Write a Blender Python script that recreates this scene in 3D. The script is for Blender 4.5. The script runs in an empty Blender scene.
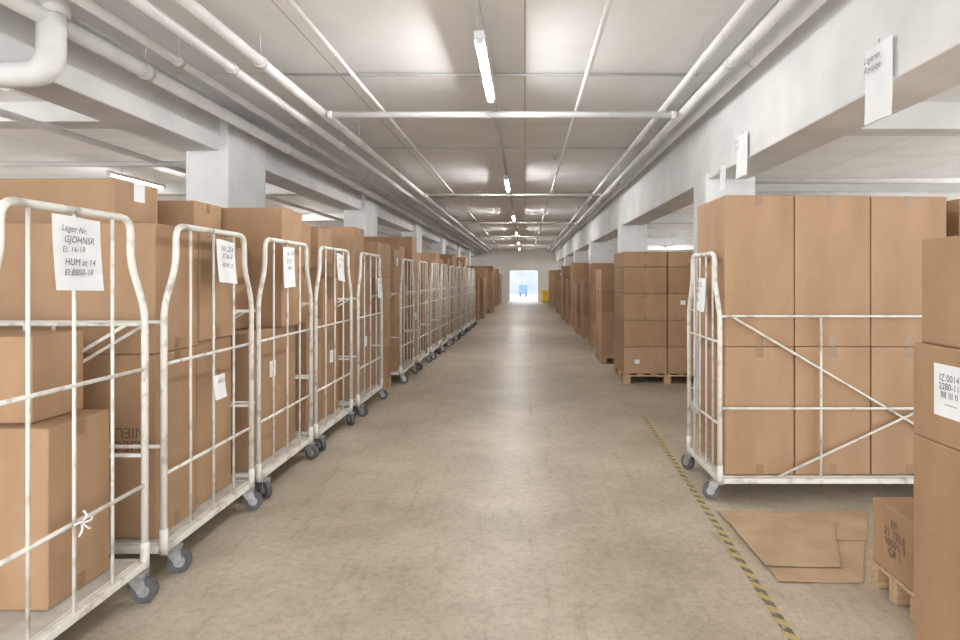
import bpy, bmesh, math, random
from mathutils import Vector, Matrix
random.seed(7)
sc = bpy.context.scene
col = sc.collection
sc.view_settings.view_transform = 'Standard'
sc.view_settings.exposure = 0.58
CH = 1.5   # camera height
CEIL = 3.42

# ---------------------------------------------------------------- materials
def nodes(name):
    m = bpy.data.materials.new(name); m.use_nodes = True
    nt = m.node_tree; b = nt.nodes['Principled BSDF']
    return m, nt, b
def N(nt, t, **kw):
    n = nt.nodes.new(t)
    for k, v in kw.items(): setattr(n, k, v)
    return n
def noise_mat(name, c1, c2, scale=3.0, rough=0.6, detail=6, bump=0.0, bscale=60, metal=0.0, stretch=(1,1,1), lo=.35, hi=.65):
    m, nt, b = nodes(name)
    tc = N(nt,'ShaderNodeTexCoord'); mp = N(nt,'ShaderNodeMapping'); mp.inputs['Scale'].default_value = stretch
    nt.links.new(tc.outputs['Object'], mp.inputs['Vector'])
    n = N(nt,'ShaderNodeTexNoise'); n.inputs['Scale'].default_value = scale; n.inputs['Detail'].default_value = detail
    nt.links.new(mp.outputs[0], n.inputs['Vector'])
    r = N(nt,'ShaderNodeValToRGB')
    r.color_ramp.elements[0].position = lo; r.color_ramp.elements[1].position = hi
    r.color_ramp.elements[0].color = (*c1,1); r.color_ramp.elements[1].color = (*c2,1)
    nt.links.new(n.outputs['Fac'], r.inputs[0]); nt.links.new(r.outputs[0], b.inputs['Base Color'])
    b.inputs['Roughness'].default_value = rough; b.inputs['Metallic'].default_value = metal
    if bump:
        n2 = N(nt,'ShaderNodeTexNoise'); n2.inputs['Scale'].default_value = bscale
        nt.links.new(mp.outputs[0], n2.inputs['Vector'])
        bp = N(nt,'ShaderNodeBump'); bp.inputs['Strength'].default_value = bump; bp.inputs['Distance'].default_value = .01
        nt.links.new(n2.outputs['Fac'], bp.inputs['Height']); nt.links.new(bp.outputs[0], b.inputs['Normal'])
    return m

def cardboard_mat():
    m, nt, b = nodes('cardboard')
    L = nt.links.new
    tc = N(nt,'ShaderNodeTexCoord'); g = N(nt,'ShaderNodeNewGeometry')
    mp = N(nt,'ShaderNodeMapping'); mp.inputs['Scale'].default_value = (1,1,.35)
    L(tc.outputs['Object'], mp.inputs[0])
    n = N(nt,'ShaderNodeTexNoise'); n.inputs['Scale'].default_value = 5; n.inputs['Detail'].default_value = 9; n.inputs['Roughness'].default_value=.6
    L(mp.outputs[0], n.inputs['Vector'])
    r = N(nt,'ShaderNodeValToRGB'); r.color_ramp.elements[0].position=.28; r.color_ramp.elements[1].position=.72
    r.color_ramp.elements[0].color=(.295,.172,.089,1); r.color_ramp.elements[1].color=(.385,.234,.127,1)
    L(n.outputs['Fac'], r.inputs[0])
    # scuffs
    s = N(nt,'ShaderNodeTexNoise'); s.inputs['Scale'].default_value = 14; s.inputs['Detail'].default_value = 10; s.inputs['Roughness'].default_value=.75
    L(tc.outputs['Object'], s.inputs['Vector'])
    rs = N(nt,'ShaderNodeValToRGB'); rs.color_ramp.elements[0].position=.60; rs.color_ramp.elements[1].position=.74
    L(s.outputs['Fac'], rs.inputs[0])
    mxs = N(nt,'ShaderNodeMix', data_type='RGBA'); mxs.inputs[7].default_value=(.45,.32,.21,1)
    sf = N(nt,'ShaderNodeMath', operation='MULTIPLY'); sf.inputs[1].default_value=.5
    L(rs.outputs[0], sf.inputs[0]); L(sf.outputs[0], mxs.inputs[0]); L(r.outputs[0], mxs.inputs[6])
    f = N(nt,'ShaderNodeTexNoise'); f.inputs['Scale'].default_value = 180
    L(tc.outputs['Object'], f.inputs['Vector'])
    hs = N(nt,'ShaderNodeHueSaturation')
    mr = N(nt,'ShaderNodeMapRange'); mr.inputs['To Min'].default_value=.84; mr.inputs['To Max'].default_value=1.18
    L(g.outputs['Random Per Island'], mr.inputs['Value']); L(mr.outputs[0], hs.inputs['Value'])
    mr2 = N(nt,'ShaderNodeMapRange'); mr2.inputs['To Min'].default_value=1.05; mr2.inputs['To Max'].default_value=.90
    L(g.outputs['Random Per Island'], mr2.inputs['Value']); L(mr2.outputs[0], hs.inputs['Saturation'])
    L(mxs.outputs[2], hs.inputs['Color']); L(hs.outputs[0], b.inputs['Base Color'])
    bp = N(nt,'ShaderNodeBump'); bp.inputs['Strength'].default_value=.06; bp.inputs['Distance'].default_value=.004
    L(f.outputs['Fac'], bp.inputs['Height'])
    w = N(nt,'ShaderNodeTexNoise'); w.inputs['Scale'].default_value=2.6; w.inputs['Detail'].default_value=1.5
    L(tc.outputs['Object'], w.inputs['Vector'])
    bp2 = N(nt,'ShaderNodeBump'); bp2.inputs['Strength'].default_value=.5; bp2.inputs['Distance'].default_value=.05
    L(w.outputs['Fac'], bp2.inputs['Height']); L(bp.outputs[0], bp2.inputs['Normal']); L(bp2.outputs[0], b.inputs['Normal'])
    b.inputs['Roughness'].default_value=.68
    return m

def floor_mat():
    m, nt, b = nodes('concrete_floor'); L = nt.links.new
    tc = N(nt,'ShaderNodeTexCoord')
    a = N(nt,'ShaderNodeTexNoise'); a.inputs['Scale'].default_value=1.1; a.inputs['Detail'].default_value=12; a.inputs['Roughness'].default_value=.7
    L(tc.outputs['Object'], a.inputs['Vector'])
    r = N(nt,'ShaderNodeValToRGB'); r.color_ramp.elements[0].position=.34; r.color_ramp.elements[1].position=.66
    r.color_ramp.elements[0].color=(.35,.29,.215,1); r.color_ramp.elements[1].color=(.56,.49,.39,1)
    L(a.outputs['Fac'], r.inputs[0])
    s = N(nt,'ShaderNodeTexNoise'); s.inputs['Scale'].default_value=22; s.inputs['Detail'].default_value=10; s.inputs['Roughness'].default_value=.82
    L(tc.outputs['Object'], s.inputs['Vector'])
    r2 = N(nt,'ShaderNodeValToRGB'); r2.color_ramp.elements[0].position=.36; r2.color_ramp.elements[1].position=.52
    r2.color_ramp.elements[0].color=(.62,.58,.53,1); r2.color_ramp.elements[1].color=(1,1,1,1)
    L(s.outputs['Fac'], r2.inputs[0])
    mx = N(nt,'ShaderNodeMix', data_type='RGBA', blend_type='MULTIPLY'); mx.inputs[0].default_value=.75
    L(r.outputs[0], mx.inputs[6]); L(r2.outputs[0], mx.inputs[7])
    mp = N(nt,'ShaderNodeMapping'); mp.inputs['Scale'].default_value=(9,.9,1); mp.inputs['Rotation'].default_value=(0,0,.12)
    L(tc.outputs['Object'], mp.inputs[0])
    t = N(nt,'ShaderNodeTexNoise'); t.inputs['Scale'].default_value=1.3; t.inputs['Detail'].default_value=6; t.inputs['Roughness'].default_value=.7
    L(mp.outputs[0], t.inputs['Vector'])
    r3 = N(nt,'ShaderNodeValToRGB'); r3.color_ramp.elements[0].position=.32; r3.color_ramp.elements[1].position=.45
    r3.color_ramp.elements[0].color=(.74,.73,.71,1); r3.color_ramp.elements[1].color=(1,1,1,1)
    L(t.outputs['Fac'], r3.inputs[0])
    mx2 = N(nt,'ShaderNodeMix', data_type='RGBA', blend_type='MULTIPLY'); mx2.inputs[0].default_value=.8
    L(mx.outputs[2], mx2.inputs[6]); L(r3.outputs[0], mx2.inputs[7])
    L(mx2.outputs[2], b.inputs['Base Color'])
    mr = N(nt,'ShaderNodeMapRange'); mr.inputs['To Min'].default_value=.28; mr.inputs['To Max'].default_value=.50
    L(a.outputs['Fac'], mr.inputs['Value']); L(mr.outputs[0], b.inputs['Roughness'])
    bp = N(nt,'ShaderNodeBump'); bp.inputs['Strength'].default_value=.07; bp.inputs['Distance'].default_value=.003
    L(s.outputs['Fac'], bp.inputs['Height']); L(bp.outputs[0], b.inputs['Normal'])
    return m

def ceiling_mat():
    m, nt, b = nodes('concrete_ceiling'); L = nt.links.new
    tc = N(nt,'ShaderNodeTexCoord')
    br = N(nt,'ShaderNodeTexBrick'); br.offset=0
    br.inputs['Scale'].default_value=1; br.inputs['Brick Width'].default_value=1.75; br.inputs['Row Height'].default_value=2.0
    br.inputs['Mortar Size'].default_value=.008; br.inputs['Mortar Smooth'].default_value=.2
    br.inputs['Color1'].default_value=(.91,.915,.925,1); br.inputs['Color2'].default_value=(.88,.885,.895,1); br.inputs['Mortar'].default_value=(.6,.6,.6,1)
    L(tc.outputs['Object'], br.inputs['Vector'])
    n = N(nt,'ShaderNodeTexNoise'); n.inputs['Scale'].default_value=1.5; n.inputs['Detail'].default_value=8
    L(tc.outputs['Object'], n.inputs['Vector'])
    r = N(nt,'ShaderNodeValToRGB'); r.color_ramp.elements[0].position=.35; r.color_ramp.elements[1].position=.6
    r.color_ramp.elements[0].color=(.94,.94,.94,1); r.color_ramp.elements[1].color=(1,1,1,1)
    L(n.outputs['Fac'], r.inputs[0])
    mx = N(nt,'ShaderNodeMix', data_type='RGBA', blend_type='MULTIPLY'); mx.inputs[0].default_value=1
    L(br.outputs['Color'], mx.inputs[6]); L(r.outputs[0], mx.inputs[7]); L(mx.outputs[2], b.inputs['Base Color'])
    b.inputs['Roughness'].default_value=.95
    return m

def hazard_mat():
    m, nt, b = nodes('hazard_tape'); L = nt.links.new
    tc = N(nt,'ShaderNodeTexCoord'); sp = N(nt,'ShaderNodeSeparateXYZ'); L(tc.outputs['Object'], sp.inputs[0])
    ad = N(nt,'ShaderNodeMath', operation='ADD'); L(sp.outputs[0], ad.inputs[0]); L(sp.outputs[1], ad.inputs[1])
    mu = N(nt,'ShaderNodeMath', operation='MULTIPLY'); mu.inputs[1].default_value=9; L(ad.outputs[0], mu.inputs[0])
    fr = N(nt,'ShaderNodeMath', operation='FRACT'); L(mu.outputs[0], fr.inputs[0])
    gt = N(nt,'ShaderNodeMath', operation='GREATER_THAN'); gt.inputs[1].default_value=.5; L(fr.outputs[0], gt.inputs[0])
    mx = N(nt,'ShaderNodeMix', data_type='RGBA'); L(gt.outputs[0], mx.inputs[0])
    mx.inputs[6].default_value=(.50,.40,.13,1); mx.inputs[7].default_value=(.13,.12,.10,1)
    n = N(nt,'ShaderNodeTexNoise'); n.inputs['Scale'].default_value=30; n.inputs['Detail'].default_value=8; L(tc.outputs['Object'], n.inputs['Vector'])
    r = N(nt,'ShaderNodeValToRGB'); r.color_ramp.elements[0].position=.5; r.color_ramp.elements[1].position=.65; L(n.outputs['Fac'], r.inputs[0])
    m2 = N(nt,'ShaderNodeMix', data_type='RGBA'); L(r.outputs[0], m2.inputs[0]); L(mx.outputs[2], m2.inputs[6]); m2.inputs[7].default_value=(.42,.34,.23,1)
    L(m2.outputs[2], b.inputs['Base Color']); b.inputs['Roughness'].default_value=.55
    return m

M_CARD = cardboard_mat()
M_FLOOR = floor_mat(); M_CEIL = ceiling_mat(); M_HAZ = hazard_mat()
M_TAPE = noise_mat('packing_tape',(.235,.14,.075),(.29,.175,.095),20,.28)
M_FLAT = noise_mat('flat_cardboard',(.40,.275,.17),(.48,.34,.215),5,.75,detail=9)
M_WALL = noise_mat('painted_wall',(.70,.68,.65),(.77,.75,.72),1.5,.8,bump=.1,bscale=25)
M_BEAM = noise_mat('painted_concrete_beam',(.62,.62,.615),(.72,.72,.71),2.2,.85,bump=.3,bscale=18,detail=9)
M_PIPE = noise_mat('painted_pipe',(.64,.635,.62),(.72,.715,.70),4,.7)
M_COND = noise_mat('grey_conduit',(.48,.48,.48),(.56,.56,.56),6,.6)
M_CAGE = noise_mat('cream_enamel_paint',(.40,.36,.31),(.68,.66,.61),11,.6,detail=10,lo=.30,hi=.48)
M_DECK = noise_mat('worn_deck',(.40,.37,.32),(.56,.53,.47),7,.7)
M_METAL = noise_mat('caster_steel',(.30,.30,.30),(.45,.45,.45),20,.4,metal=.5)
M_RUB = noise_mat('grey_rubber',(.07,.07,.07),(.12,.12,.12),20,.6)
M_PAPER = noise_mat('white_paper',(.74,.75,.765),(.80,.81,.82),5,.7)
M_INK = noise_mat('ink',(.05,.05,.06),(.09,.09,.1),10,.7)
M_PRINT = noise_mat('box_print',(.11,.07,.045),(.15,.09,.06),10,.7)
M_WOOD = noise_mat('pallet_wood',(.38,.25,.13),(.52,.36,.21),6,.75,stretch=(1,8,8),bump=.2)
M_YEL = noise_mat('yellow_plastic',(.75,.50,.03),(.85,.60,.05),5,.5)
M_BLUE = noise_mat('blue_paint',(.10,.17,.28),(.13,.20,.32),5,.5)
M_OUTSIDE = noise_mat('outside_blue_grey',(.21,.225,.25),(.26,.275,.30),1,.8)
M_FIX = noise_mat('fixture_white',(.66,.66,.66),(.72,.72,.72),5,.4)
M_DARK = noise_mat('dark_plastic',(.08,.08,.08),(.12,.12,.12),10,.5)
def emis(name, c, s):
    m, nt, b = nodes(name)
    b.inputs['Base Color'].default_value=(.9,.9,.9,1)
    b.inputs['Emission Color'].default_value=(*c,1); b.inputs['Emission Strength'].default_value=s
    return m
M_TUBE = emis('fluorescent_tube',(1,.995,.98),205)

# ---------------------------------------------------------------- mesh helpers
def finish(name, bm, mats, loc=(0,0,0), parent=None, smooth=False, rotz=0):
    bmesh.ops.recalc_face_normals(bm, faces=bm.faces[:])
    me = bpy.data.meshes.new(name); bm.to_mesh(me); bm.free()
    for m in mats: me.materials.append(m)
    ob = bpy.data.objects.new(name, me); col.objects.link(ob)
    ob.location = loc; ob.rotation_euler[2] = rotz
    if parent: ob.parent = parent
    return ob
def bbox(bm, x0,x1,y0,y1,z0,z1, mat=0, bev=0.0, seg=2, M=None):
    vs = [bm.verts.new((x,y,z)) for x in (x0,x1) for y in (y0,y1) for z in (z0,z1)]
    if M is not None:
        for v in vs: v.co = M @ v.co
    idx = [(0,1,3,2),(4,6,7,5),(0,4,5,1),(2,3,7,6),(0,2,6,4),(1,5,7,3)]
    fs = []
    for i in idx:
        f = bm.faces.new([vs[k] for k in i]); f.material_index = mat; fs.append(f)
    if bev:
        es = list({e for f in fs for e in f.edges})
        bmesh.ops.bevel(bm, geom=es, offset=bev, segments=seg, affect='EDGES', profile=.5, clamp_overlap=True)
def fillet(pts, rad, n=4):
    pts = [Vector(p) for p in pts]; out=[pts[0]]
    for i in range(1,len(pts)-1):
        a,b,c = pts[i-1],pts[i],pts[i+1]
        r = min(rad,(a-b).length*.45,(c-b).length*.45)
        p0 = b+(a-b).normalized()*r; p2 = b+(c-b).normalized()*r
        for k in range(n+1):
            t=k/n; out.append((1-t)**2*p0+2*t*(1-t)*b+t*t*p2)
    out.append(pts[-1]); return out
def tube(bm, pts, r, seg=8, mat=0):
    pts=[Vector(p) for p in pts]
    d=(pts[1]-pts[0]).normalized()
    up = Vector((0,0,1)) if abs(d.z)<.9 else Vector((1,0,0))
    u = d.cross(up).normalized(); rings=[]
    for i,p in enumerate(pts):
        if i==0: t=(pts[1]-pts[0])
        elif i==len(pts)-1: t=(pts[-1]-pts[-2])
        else: t=(pts[i+1]-p).normalized()+(p-pts[i-1]).normalized()
        t.normalize()
        u=(u-t*u.dot(t)).normalized(); v=t.cross(u)
        rings.append([bm.verts.new(p+(u*math.cos(2*math.pi*k/seg)+v*math.sin(2*math.pi*k/seg))*r) for k in range(seg)])
    for a,b in zip(rings[:-1],rings[1:]):
        for k in range(seg):
            f=bm.faces.new((a[k],a[(k+1)%seg],b[(k+1)%seg],b[k])); f.material_index=mat; f.smooth=True
    for rg,flip in ((rings[0],True),(rings[-1],False)):
        f=bm.faces.new(list(reversed(rg)) if flip else rg); f.material_index=mat
def text(body, size, loc, face, parent, mat, spin=0, align='CENTER', name='print_text'):
    cu = bpy.data.curves.new(name,'FONT'); cu.body=body; cu.size=size; cu.align_x=align; cu.align_y='CENTER'; cu.space_line=.9
    cu.materials.append(mat)
    ob = bpy.data.objects.new(name, cu); col.objects.link(ob)
    R = {'+X':math.pi/2,'-X':-math.pi/2,'-Y':0}[face]
    ob.rotation_euler = (Matrix.Rotation(R,3,'Z')@Matrix.Rotation(math.pi/2,3,'X')@Matrix.Rotation(spin,3,'Z')).to_euler()
    ob.location = Vector(loc)-parent.location
    ob.parent = parent
    return ob

# ---------------------------------------------------------------- cardboard box
def carton_bm(bm, x0,x1,y0,y1,z0,z1, axis='Y', drop=.07):
    bbox(bm,x0,x1,y0,y1,z0,z1,0,.007,2)
    e=.0012; tw=.026
    if axis=='Y':
        c=(x0+x1)/2
        bbox(bm,c-tw,c+tw,y0+.005,y1-.005,z1,z1+e,1)
        for ya,yb in ((y0-e,y0),(y1,y1+e)):
            bbox(bm,c-tw,c+tw,ya,yb,z1-drop,z1-.004,1); bbox(bm,c-tw,c+tw,ya,yb,z0+.004,z0+drop,1)
    else:
        c=(y0+y1)/2
        bbox(bm,x0+.005,x1-.005,c-tw,c+tw,z1,z1+e,1)
        for xa,xb in ((x0-e,x0),(x1,x1+e)):
            bbox(bm,xa,xb,c-tw,c+tw,z1-drop,z1-.004,1); bbox(bm,xa,xb,c-tw,c+tw,z0+.004,z0+drop,1)
def carton(x0,x1,y0,y1,z0,z1, axis='X', rot=0, label=None):
    cx,cy=(x0+x1)/2,(y0+y1)/2
    bm=bmesh.new()
    carton_bm(bm,x0-cx,x1-cx,y0-cy,y1-cy,0,z1-z0,axis)
    if label=='+X':
        w=x1-cx+.0015; bbox(bm,w,w+.001,(y0-cy)*.2,(y0-cy)*.2+.11,(z1-z0)*.62,(z1-z0)*.62+.12,2)
    if label=='-Y':
        w=y0-cy-.0015; bbox(bm,.05,.17,w-.001,w,(z1-z0)*.6,(z1-z0)*.6+.1,2)
    return finish('cardboard_box',bm,[M_CARD,M_TAPE,M_PAPER],(cx,cy,z0),rotz=rot)

# ---------------------------------------------------------------- roll cage cart
def roll_cage(xa, s, y0, W, D=1.33, H=1.77, nv=3, lb=(1.28,.66), seed=0):
    rr=random.Random(seed)
    bm=bmesh.new()
    P=lambda u,v,z:(s*u,v,z)
    k=.11
    for u in (0,D):
        pts=[P(u,0,.13),P(u,0,H-.42),P(u,k,H-.2),P(u,k,H),P(u,W-k,H),P(u,W-k,H-.2),P(u,W,H-.42),P(u,W,.13)]
        tube(bm,fillet(pts,.07),.0165,10)
        for i in range(nv):
            v=W*(i+1)/(nv+1); tube(bm,[P(u,v,.14),P(u,v,H)],.0075,6)
        for z in (1.07,.52): tube(bm,[P(u,0,z),P(u,W,z)],.0095,6)
    for v in (0,W):
        for z in lb: tube(bm,[P(0,v,z),P(D,v,z)],.0095,6)
        vv = v+(.012 if v==0 else -.012)
        tube(bm,[P(D*.42,vv,.14),P(D*.42,vv,lb[0])],.0085,6)
        tube(bm,[P(.08,vv,lb[0]),P(D,vv,lb[0]-.9*D/1.6)],.0085,6)
        tube(bm,[P(.35,vv,.15),P(D,vv,.15+.47*(D-.35))],.0085,6)
    def sb(u0,u1,v0,v1,z0,z1,mat,bev=.003):
        a,b=sorted((s*u0,s*u1)); bbox(bm,a,b,v0,v1,z0,z1,mat,bev,1)
    sb(-.015,.02,0,W,.13,.165,0); sb(D-.02,D+.01,0,W,.13,.165,0)
    sb(.02,D-.02,-.015,.02,.13,.165,0); sb(.02,D-.02,W-.02,W+.015,.13,.165,0)
    sb(.02,D-.02,W/2-.02,W/2+.02,.13,.155,0)
    sb(.02,D-.02,.02,W-.02,.156,.17,1)
    for u in (0,D):
        for v in (0,W): tube(bm,[P(u,v,.125),P(u,v,.25)],.021,8)
    # casters
    for u in (.0,D-.07):
        for v in (.07,W-.07):
            a=rr.uniform(-1.0,.35)+(0 if s<0 else math.pi*.85)
            if u>.5: a=math.pi/2
            T=Matrix.Translation(P(u,v,0))@Matrix.Rotation(a,4,'Z')
            bbox(bm,-.045,.045,-.04,.04,.122,.129,2,0,1,T)
            tube(bm,[T@Vector((0,0,.112)),T@Vector((0,0,.123))],.03,10,2)
            for q in (-1,1):
                yq0,yq1=sorted((q*.024,q*.029))
                vs=[]
                for yy in (yq0,yq1):
                    vs.append([bm.verts.new(T@Vector(p)) for p in ((-.03,yy,.118),(.045,yy,.118),(.055,yy,.05),(.02,yy,.05))])
                fa=[bm.faces.new(vs[0]),bm.faces.new(vs[1][::-1])]
                for i in range(4):
                    fa.append(bm.faces.new((vs[0][i],vs[0][(i+1)%4],vs[1][(i+1)%4],vs[1][i])))
                for f in fa: f.material_index=2
            bbox(bm,-.03,.045,-.029,.029,.113,.119,2,0,1,T)
            tube(bm,[T@Vector((.038,-.019,.057)),T@Vector((.038,.019,.057))],.056,22,3)
            tube(bm,[T@Vector((.038,-.022,.057)),T@Vector((.038,.022,.057))],.028,12,2)
            tube(bm,[T@Vector((.038,-.034,.057)),T@Vector((.038,.034,.057))],.009,8,2)
    return finish('roll_cage_cart',bm,[M_CAGE,M_DECK,M_METAL,M_RUB],(xa,y0,0))

def paper_tag(parent, x, yc, w, ztop, h, s=1, body=None, tilt=.06, size=.045, name='paper_tag', loose=True):
    rr=random.Random(int(yc*100)); bm=bmesh.new(); n=6; rows=[]
    for j in range(n+1):
        z=-h*j/n; row=[]
        for i in range(n+1):
            y=-w/2+w*i/n
            row.append(bm.verts.new((s*(.006*math.sin(i*.9)+.012*(j/n)**2),y+tilt*z,z+tilt*y)))
        rows.append(row)
    for j in range(n):
        for i in range(n):
            f=bm.faces.new((rows[j][i],rows[j][i+1],rows[j+1][i+1],rows[j+1][i])); f.smooth=True
    tube(bm,[(0,0,-.01),(-s*.01,0,.03)],.0015,4,1)
    me=bpy.data.meshes.new(name); bm.to_mesh(me); bm.free(); me.materials.append(M_PAPER); me.materials.append(M_INK)
    ob=bpy.data.objects.new(name,me); col.objects.link(ob)
    if parent:
        ob.parent=parent; ob.location=Vector((x,yc,ztop))-parent.location
    else: ob.location=(x,yc,ztop)
    for i,ln in enumerate(body.split('\n')):
        cu=bpy.data.curves.new('handwriting','FONT'); cu.body=ln; cu.size=size*rr.uniform(.85,1.12); cu.align_x='LEFT'; cu.align_y='TOP'; cu.shear=rr.uniform(.1,.45); cu.space_character=rr.uniform(.95,1.15)
        cu.materials.append(M_INK)
        t=bpy.data.objects.new('handwriting',cu); col.objects.link(t); t.parent=ob
        t.rotation_euler=(Matrix.Rotation(s*math.pi/2,3,'Z')@Matrix.Rotation(math.pi/2,3,'X')@Matrix.Rotation(s*tilt+rr.uniform(-.07,.07),3,'Z')).to_euler()
        t.location=(s*.019,-s*w*rr.uniform(.36,.43)-tilt*(i+1)*size*1.1,-h*.1-i*size*1.2)
    return ob

# ---------------------------------------------------------------- room shell
def slab(name,x0,x1,y0,y1,z0,z1,mat,bev=0):
    bm=bmesh.new(); bbox(bm,x0,x1,y0,y1,z0,z1,0,bev,2)
    return finish(name,bm,[mat])
XL,XR,YB,YE=-14,11,-5,42
slab('floor',XL,XR,YB,YE+.3,-.1,0,M_FLOOR)
slab('ground',-30,30,YE+.3,YE+25,-.15,-.02,M_OUTSIDE)
slab('door_backdrop_wall',-15,15,YE+20,YE+20.5,-.02,7,M_OUTSIDE)  # added wall outside, tones down the bright sky seen through the far door
slab('ceiling',XL,XR,YB,YE+.3,CEIL,CEIL+.2,M_CEIL)
def added_window_wall(name,x0,x1):  # side wall with added low windows, hidden behind boxes, to brighten the ceiling
    bm=bmesh.new()
    bbox(bm,x0,x1,YB,YE,0,.7); bbox(bm,x0,x1,YB,YE,2.05,CEIL)
    y=YB
    while y<YE-.1:
        bbox(bm,x0,x1,y,min(y+.5,YE),.7,2.05); y+=3.5
    finish(name,bm,[M_WALL])
    y=YB+.5; xm=(x0+x1)/2; k=0
    while y<YE-3:
        b2=bmesh.new()
        for q in (0,.98,1.96,2.94): bbox(b2,xm-.03,xm+.03,y+q,y+q+.06,.7,2.05)
        for z in (.7,1.99): bbox(b2,xm-.03,xm+.03,y+.06,y+2.94,z,z+.06)
        finish('added_window_%d'%(k+1 if x0<0 else k+21),b2,[M_FIX]); y+=3.5; k+=1
added_window_wall('wall_left',XL-.2,XL); added_window_wall('wall_right',XR,XR+.2)
bm=bmesh.new()
bbox(bm,XL,-1.0,YE,YE+.25,0,CEIL); bbox(bm,.85,XR,YE,YE+.25,0,CEIL); bbox(bm,-1.0,.85,YE,YE+.25,2.0,CEIL)
finish('wall_end',bm,[M_WALL])
bm=bmesh.new()
for x0,x1,z0,z1 in ((-1.06,-1.0,0,2.06),(.85,.91,0,2.06),(-1.0,.85,2.0,2.06)):
    bbox(bm,x0,x1,YE-.04,YE-.001,z0,z1,0,.005,1)
finish('door_1',bm,[M_WALL])
bm=bmesh.new()
bbox(bm,-.5,.2,52,52.5,.2,1.0,0,.05,2); bbox(bm,-.45,-.3,52.05,52.45,-.02,.2,1); bbox(bm,0,.15,52.05,52.45,-.02,.2,1)
finish('blue_container',bm,[M_BLUE,M_DARK])

# beams
LBX,RBX=-3.3,1.95
slab('beam_left',LBX-.42,LBX,YB,YE,2.87,CEIL,M_BEAM,.012)
slab('beam_right',RBX,RBX+.42,YB,YE,2.55,CEIL,M_BEAM,.012)
for k in range(-1,6):
    y=6.9+6*k
    if y<YE-1.2:
        bm=bmesh.new(); bbox(bm,-3.66,-3.2,y,y+1.0,0,CEIL-.12,0,.015,2); bbox(bm,-3.69,-3.2,y-.03,y+1.03,0,.1,0,.01,1)
        finish('column',bm,[M_BEAM])
        bm=bmesh.new(); bbox(bm,RBX-.03,RBX+.5,y-.1,y+.4,0,2.62,0,.015,2); bbox(bm,RBX-.06,RBX+.53,y-.13,y+.43,0,.1,0,.01,1)
        finish('column',bm,[M_BEAM])
        slab('trim_beam',XL,LBX-.43,y+.05,y+.4,CEIL-.22,CEIL,M_BEAM,.01)
        slab('trim_beam',RBX+.43,XR,y+.05,y+.4,CEIL-.3,CEIL,M_BEAM,.01)

# pipes
def pipe(name, paths, mats=None, seg=12):
    bm=bmesh.new()
    for pts,r in paths: tube(bm,pts,r,seg)
    return finish(name,bm,[mats or M_PIPE])
def run(x,z,r,y0=YB,y1=YE-.01,coll=3.0,hang=True):
    ps=[([(x,y0,z),(x,y1,z)],r)]
    y=y0+1
    while y<y1:
        ps.append(([(x,y,z),(x,y+.06,z)],r*1.2)); 
        if hang: ps.append(([(x,y+.03,z),(x,y+.03,CEIL)],.005))
        y+=coll
    return ps
for x,z,r in ((-2.3,3.15,.04),(-2.08,3.2,.042),(-2.72,3.2,.035),(-2.98,3.12,.055)):
    pipe('ceiling_pipe',run(x,z,r))
for x,z,r in ((1.42,3.24,.03),(1.62,3.2,.042),(1.8,3.2,.035)):
    pipe('ceiling_pipe',run(x,z,r))
pipe('ceiling_conduit',run(-1.5,3.27,.018,hang=False))
pipe('ceiling_conduit',run(.54,3.27,.02,hang=False))
pipe('ceiling_conduit',run(-.33,3.37,.022,coll=2,hang=False),M_COND)
for y in (6.55,12.85,19.4,25.8,32.4):
    pipe('cross_pipe',[([(-2.02,y,3.17),(1.55,y,3.17)],.034 if y<7 else .02)]+[([(x,y-.0,3.17),(x+.05,y,3.17)],.042 if y<7 else .028) for x in (-2.02,-.4,1.5)])
for y in (5.95,9.3,15,21):
    pipe('cross_conduit',[([(-2.3,y,3.39),(1.6,y,3.39)],.012)],M_COND)
pipe('drain_pipe',[(fillet([(-2.96,4.0,CEIL),(-2.96,4.0,2.77),(-4.6,4.0,2.77)],.16,8),.08),([(-2.96,4.0,3.14),(-2.96,4.0,3.22)],.1),([(-3.35,4.0,2.77),(-3.27,4.0,2.77)],.095)],seg=20)
pipe('bay_pipe',[([(2.5,10.2,3.05),(XR-.01,10.2,3.05)],.05)]); pipe('bay_pipe',[([(2.5,11.6,3.0),(XR-.01,11.6,3.0)],.07)])
pipe('bay_pipe',[([(XL+.01,9.0,3.1),(-3.8,9.0,3.1)],.04)]); pipe('bay_pipe',[([(-5.2,YB,3.14),(-5.2,YE-.01,3.14)],.04)])

# fluorescent lamps (tube half recessed into the batten)
def lamp(x,yc,L=1.6,z=3.22):
    bm=bmesh.new()
    bbox(bm,x-.039,x+.039,yc-L/2,yc+L/2,z+.004,z+.06,0,.002,1)
    bbox(bm,x-.026,x+.026,yc-L/2,yc-L/2+.04,z-.03,z+.004,0,.004,1); bbox(bm,x-.026,x+.026,yc+L/2-.04,yc+L/2,z-.03,z+.004,0,.004,1)
    tube(bm,[(x,yc-L/2+.04,z-.002),(x,yc+L/2-.04,z-.002)],.016,12,1)
    for q in (-.5,.5): tube(bm,[(x+.03,yc+q,z+.06),(x+.03,yc+q,CEIL-.001)],.006,6,0)
    finish('fluorescent_lamp',bm,[M_FIX,M_TUBE])
for y in (-1.1,5.4,11.9,18.4,24.9,31.4,37.9): lamp(-.33,y)
for y in (-1.1,5.0,11.4,18,25.9,31.8): lamp(-6.9,y)
for y in (-1.1,3.2,8.6,16.2,22,29,36): lamp(8.2,y)  # added right-bay row, kept out of view, for extra light
for x,y in ((.45,9.8),(-1.0,14)):
    bm=bmesh.new(); tube(bm,[(x,y,CEIL-.07),(x,y,CEIL)],.04,12); tube(bm,[(x,y,CEIL-.11),(x,y,CEIL-.07)],.025,12)
    finish('smoke_detector',bm,[M_COND])

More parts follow.
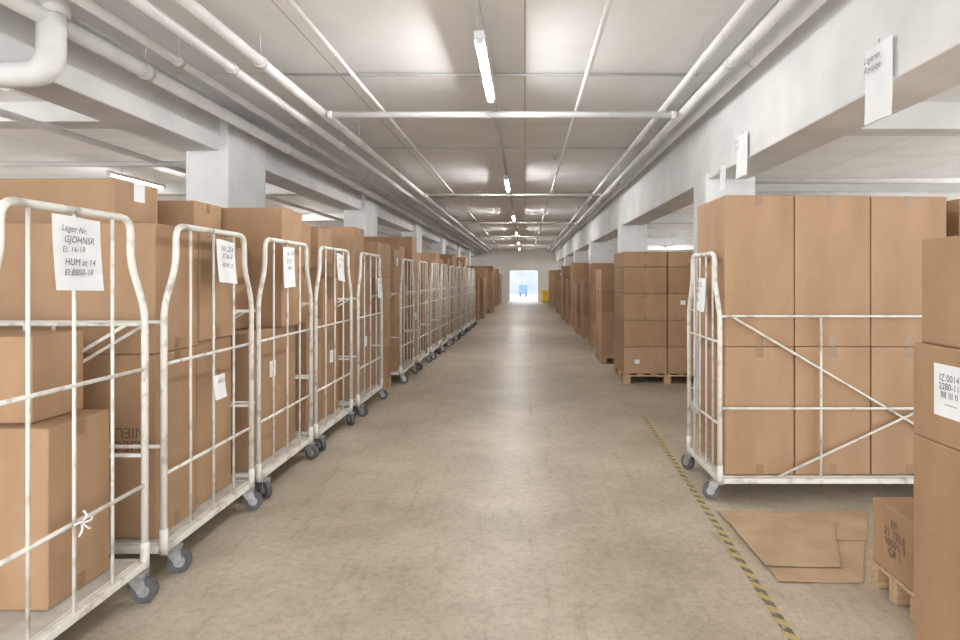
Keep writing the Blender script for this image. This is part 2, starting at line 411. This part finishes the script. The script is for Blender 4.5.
# ---------------------------------------------------------------- left carts
Z0=.172
carts=[]
def lcart(y0,W,seed,xa=-1.8): 
    c=roll_cage(xa,-1,y0,W,seed=seed); carts.append(c); return c
c1=lcart(2.08,.95,1); c2=lcart(3.19,1.02,2); c3=lcart(4.32,1.06,3); c4=lcart(5.5,1.12,4); c5=lcart(6.86,1.12,5,-1.79)
# cart 1
b=carton(-2.65,-1.9,2.55,2.93,Z0,.90,'X'); 
b=carton(-2.75,-2.02,2.62,2.93,.902,1.26,'Y')
carton(-3.08,-2.67,2.2,2.54,Z0,.9,'Y')
# cart 2
b=carton(-2.98,-1.88,3.26,3.66,Z0,1.11,'X')
text('LIEG\nNIEUL',.075,(-2.03,3.257,.68),'-Y',b,M_PRINT,spin=math.pi)
bb=carton(-3.05,-1.88,3.25,3.68,1.112,1.78,'X')
b=carton(-2.9,-1.9,3.7,4.14,Z0,1.13,'X')
b=carton(-2.9,-1.88,3.7,4.16,1.132,1.76,'X')
b=carton(-3.08,-2.38,3.72,4.15,1.782,2.08,'X',label='+X')
# cart 3
b=carton(-2.98,-1.9,4.4,5.3,Z0,1.12,'X',label='+X')
b=carton(-2.72,-1.86,4.9,5.34,1.122,2.04,'X')
b=carton(-3.0,-2.1,4.42,4.86,1.122,1.72,'X')
b=carton(-3.0,-2.3,4.45,4.85,1.722,2.04,'X')
# cart 4
b=carton(-2.9,-1.9,5.57,6.0,Z0,1.12,'X',label='+X'); b=carton(-2.9,-1.9,6.03,6.52,Z0,.98,'X',label='+X')
b=carton(-2.95,-2.0,5.58,5.98,1.122,2.0,'X'); b=carton(-2.9,-1.9,6.03,6.5,.982,1.5,'X'); b=carton(-2.9,-1.95,6.04,6.5,1.502,1.98,'X')
# cart 5
b=carton(-3.0,-1.88,6.95,7.35,Z0,1.15,'X'); b=carton(-3.0,-1.9,7.38,7.88,Z0,1.0,'X',label='+X')
b=carton(-2.98,-1.86,6.95,7.4,1.152,2.06,'X'); b=carton(-3.0,-1.9,7.42,7.9,1.002,1.7,'X')

def fill_cage(xa,s,y0,W,D,rr,top):
    xs=[xa+s*.08,xa+s*(D-.08)]
    n=rr.choice((2,2,3)); yy=y0+.06; wy=(W-.12)/n
    for i in range(n):
        z=Z0; t=top+rr.uniform(-.25,.15); m=rr.choice((2,3))
        for j in range(m):
            h=(t-z)/(m-j)*rr.uniform(.9,1.05)
            a,b2=sorted((xs[0]+s*rr.uniform(0,.06),xs[1]-s*rr.uniform(0,.2)))
            carton(a,b2,yy+.008,yy+wy-.008,z+.001,z+h,'X',label='+X' if rr.random()<.3 else None)
            z+=h+.001
        yy+=wy
rr=random.Random(3)
def pallet_stack(x0,x1,y0,y1,layers,nx,ny,seed,base=True,name='pallet_of_cardboard_boxes'):
    rr=random.Random(seed); bm=bmesh.new()
    cx,cy=(x0+x1)/2,(y0+y1)/2; a,b2,c,d=x0-cx,x1-cx,y0-cy,y1-cy
    z=0
    if base:
        for i in range(3):
            x=a+(b2-a-.1)*i/2; bbox(bm,x,x+.1,c,d,0,.022,2)
            for j in range(3):
                y=c+(d-c-.12)*j/2; bbox(bm,x,x+.1,y,y+.12,.022,.1,2,.003,1)
        for j in range(3):
            y=c+(d-c-.12)*j/2; bbox(bm,a,b2,y,y+.12,.1,.12,2)
        n=7
        for i in range(n):
            x=a+(b2-a-.09)*i/(n-1); bbox(bm,x,x+.09,c,d,.12,.14,2,.002,1)
        z=.141
    for h in layers:
        for i in range(nx):
            for j in range(ny):
                g=.006; ox=rr.uniform(-.003,.003); oy=rr.uniform(-.012,.004)
                hh=h-rr.uniform(.001,.006)
                carton_bm(bm,a+(b2-a)*i/nx+g+ox,a+(b2-a)*(i+1)/nx-g+ox,c+(d-c)*j/ny+g+oy,c+(d-c)*(j+1)/ny-g+oy,z,z+hh,rr.choice('XY'),.05)
                if rr.random()<.15 and j==0:
                    lx=a+(b2-a)*(i+rr.uniform(.2,.7))/nx; q=rr.uniform(.3,.6)
                    bbox(bm,lx,lx+.07,c+g+oy-.003,c+g+oy-.001,z+h*q,z+h*q+.06,3)
        z+=h
    return finish(name,bm,[M_CARD,M_TAPE,M_WOOD,M_PAPER],(cx,cy,0))

pallet_stack(-2.9,-1.85,8.1,8.85,[.42,.45,.5,.45],1,2,11)
y=9.05
i=0
while y<19.5:
    xa=-1.76+.016*(y-9)
    W=rr.uniform(1.02,1.12)
    lcart(y,W,20+i,xa); fill_cage(xa,-1,y,W,1.33,rr,rr.choice((1.75,1.95,2.0)))
    y+=W+rr.uniform(.13,.3); i+=1
while y<40:
    t=rr.choice((3,4)); 
    pallet_stack(-2.75,-1.5+rr.uniform(-.15,.1),y,y+1.0,[rr.uniform(.38,.48)]*t,2,2,int(y*7))
    y+=rr.uniform(1.15,1.6)
y=2.2
while y<34:
    pallet_stack(-5.1,-3.95,y,y+1.1,[rr.uniform(.42,.47)]*4,2,2,int(y*13)); y+=rr.uniform(1.3,2.2)

tags=[(c1,-1.775,2.54,.28,1.74,.29,'Lager Nr.\nGJOHNSR\nEl. 16-18\nHUM at 14\nEl 8800-18',.036),
      (c2,-1.775,3.8,.24,1.72,.25,'Nr. 254\nEl 06-8\nHUM 12',.04),
      (c3,-1.775,4.82,.24,1.73,.3,'Nr. 255\nEl 07\n1400',.045),
      (c4,-1.775,6.15,.24,1.73,.26,'Nr. 31\nEl 4',.05),(c5,-1.765,7.75,.2,1.5,.24,'Nr. 9',.06),
      (c2,-1.775,3.72,.15,.94,.14,'0452',.04)]
for c,x,yc,w,zt,h,bd,sz in tags: paper_tag(c,x,yc,w,zt,h,1,bd,random.uniform(-.08,.08),sz)
bm=bmesh.new(); 
for k in range(5):
    a=k*1.3; tube(bm,fillet([(.012,0,0),(.03,.03*math.cos(a),.03*math.sin(a)),(.02,.055*math.cos(a+.3),.05*math.sin(a+.3))],.01),.004,6)
o=finish('tied_strap',bm,[M_PAPER],Vector((-1.785,2.56,.52))-c1.location,parent=c1)

# ---------------------------------------------------------------- right cart
rc=roll_cage(1.3,1,4.27,.80,D=1.62,H=1.67,nv=4,lb=(1.245,.63),seed=77)
xs=[1.345,1.82,2.335,2.85]
for i in range(3):
    carton(xs[i]+.004,xs[i+1]-.004,4.32,4.98,Z0,1.035,'Y')
    carton(xs[i]+.002,xs[i+1]-.004,4.32,5.0,1.037,2.06-(.0,.005,.01)[i],'Y')
paper_tag(rc,1.275,4.62,.2,1.5,.24,-1,'TOUTE\nNr 12\nEl 4',.02,.045)

pallet_stack(3.05,4.1,4.5,5.3,[.48,.48,.48,.48],2,2,91)
pallet_stack(3.4,4.5,7.6,8.6,[.45,.45,.42],2,2,92)

# near right stack
carton(1.6,2.25,1.95,2.64,0.001,.86,'Y')
bx=carton(1.6,2.2,1.95,2.64,.861,1.235,'Y')
carton(1.625,2.2,1.95,2.625,1.236,1.66,'Y')
bm=bmesh.new(); bbox(bm,-.001,0,-.09,.09,-.1,.1,0); 
l=finish('shipping_label',bm,[M_PAPER],Vector((1.5985,2.41,1.07))-bx.location,parent=bx)
text('IZ 0014\n2280-11\nIIII III II\n  ------',.036,(1.5965,2.41,1.07),'-X',bx,M_INK)
bm=bmesh.new()
for yy in (2.77,2.93,3.09):
    bbox(bm,1.7-2.0,2.3-2.0,yy-2.95,yy+.06-2.95,0,.1,0,.003,1)
for k in range(4):
    x=-.3+k*.17; bbox(bm,x,x+.1,2.77-2.95,3.15-2.95,.1,.12,0,.002,1)
finish('wooden_pallet',bm,[M_WOOD],(2.0,2.95,0))
b=carton(1.7,2.25,2.78,3.13,.122,.43,'Y')
text('EP.\n21 TELE\n10001-3\nGR 1',.05,(1.697,2.94,.29),'-X',b,M_PRINT)

# flattened cardboard sheets on floor (slightly buckled, overlapping)
bm=bmesh.new()
def sheet(c0,c1,c2,c3,z,wv=.004,n=8,seed=0):
    q=random.Random(seed); ph=q.uniform(0,6)
    top=[];bot=[]
    for j in range(n+1):
        tr=[];br=[]
        for i in range(n+1):
            u,v=i/n,j/n
            p=(Vector(c0)*(1-u)+Vector(c1)*u)*(1-v)+(Vector(c3)*(1-u)+Vector(c2)*u)*v
            zz=z+wv*(1+math.sin(u*5+ph)*math.cos(v*4+ph))*.5+abs(u-.5)*wv
            br.append(bm.verts.new((p.x,p.y,zz))); tr.append(bm.verts.new((p.x,p.y,zz+.005)))
        top.append(tr);bot.append(br)
    for j in range(n):
        for i in range(n):
            bm.faces.new((top[j][i],top[j][i+1],top[j+1][i+1],top[j+1][i])); bm.faces.new((bot[j][i],bot[j+1][i],bot[j+1][i+1],bot[j][i+1]))
    for k in range(n):
        bm.faces.new((bot[0][k],bot[0][k+1],top[0][k+1],top[0][k])); bm.faces.new((bot[n][k+1],bot[n][k],top[n][k],top[n][k+1]))
        bm.faces.new((bot[k+1][0],bot[k][0],top[k][0],top[k+1][0])); bm.faces.new((bot[k][n],bot[k+1][n],top[k+1][n],top[k][n]))
sheet((1.25,3.15),(1.66,3.14),(1.92,3.62),(1.25,3.63),.001,.006,seed=1)
sheet((1.25,3.65),(1.95,3.64),(2.18,4.08),(1.23,4.09),.001,.006,seed=2)
sheet((1.24,3.30),(1.62,3.28),(1.86,3.86),(1.235,3.88),.0135,.005,seed=3)
finish('flattened_cardboard',bm,[M_FLAT])

# hazard tape
bm=bmesh.new(); bbox(bm,-.021,.021,-2.7,2.7,.0,.0015,0)
o=finish('hazard_tape',bm,[M_HAZ],(1.175,4.2,.0005)); o.rotation_euler[2]=-.04

# right background pallets
pallet_stack(1.4,2.65,9.1,10.1,[.38,.38,.38,.38,.22],2,2,31)
pallet_stack(1.33,1.85,11.2,12.1,[.38]*4,1,2,32)
pallet_stack(1.45,2.5,13.7,14.7,[.42]*4,2,2,33)
y=15.8
while y<37:
    k=round((y-6.8)/6)*6+6.8
    if y<k+.5 and y+1.0>k-.1: y=k+.55
    x0=1.4+rr.uniform(-.1,.15)
    pallet_stack(x0,x0+1.05,y,y+1.0,[rr.uniform(.36,.46)]*rr.choice((3,4,4)),2,2,int(y*5)); y+=rr.uniform(1.3,2.3)
y=9
while y<30:
    pallet_stack(3.2,4.3,y,y+1.0,[rr.uniform(.4,.46)]*4,2,2,int(y*17)); y+=rr.uniform(1.5,2.6)
for xx,yy in ((1.4,39.3),(1.35,40.6)):
    bm=bmesh.new(); bbox(bm,-.32,.32,-.3,.3,.06,.62,0,.03,2); bbox(bm,-.35,.35,-.33,.33,.63,.75,0,.04,3)
    for x in (-.25,.25): bbox(bm,x-.05,x+.05,-.28,.28,0,.06,1)
    finish('yellow_grit_bin',bm,[M_YEL,M_DARK],(xx,yy,0))

for yc,w,zt,h,bd in ((3.5,.28,2.78,.42,'Lagernr.\nRevision'),(5.7,.3,2.78,.38,'Nr 4\nEl 12'),(6.25,.2,2.6,.25,'Nr 4')):
    paper_tag(None,1.93,yc,w,zt,h,-1,bd,.03,.045,'hanging_paper_sign')

# ---------------------------------------------------------------- world + camera
w=bpy.data.worlds.new('sky'); sc.world=w; w.use_nodes=True
bg=w.node_tree.nodes['Background']; bg.inputs[0].default_value=(.95,.975,1,1); bg.inputs[1].default_value=4.0
cam=bpy.data.cameras.new('camera'); co=bpy.data.objects.new('camera',cam); col.objects.link(co)
co.location=(0,0,CH); co.rotation_euler=(math.pi/2,0,0)
cam.lens=24; cam.sensor_width=36; cam.shift_x=-45/960; cam.shift_y=-42/960; cam.clip_end=200
sc.camera=co
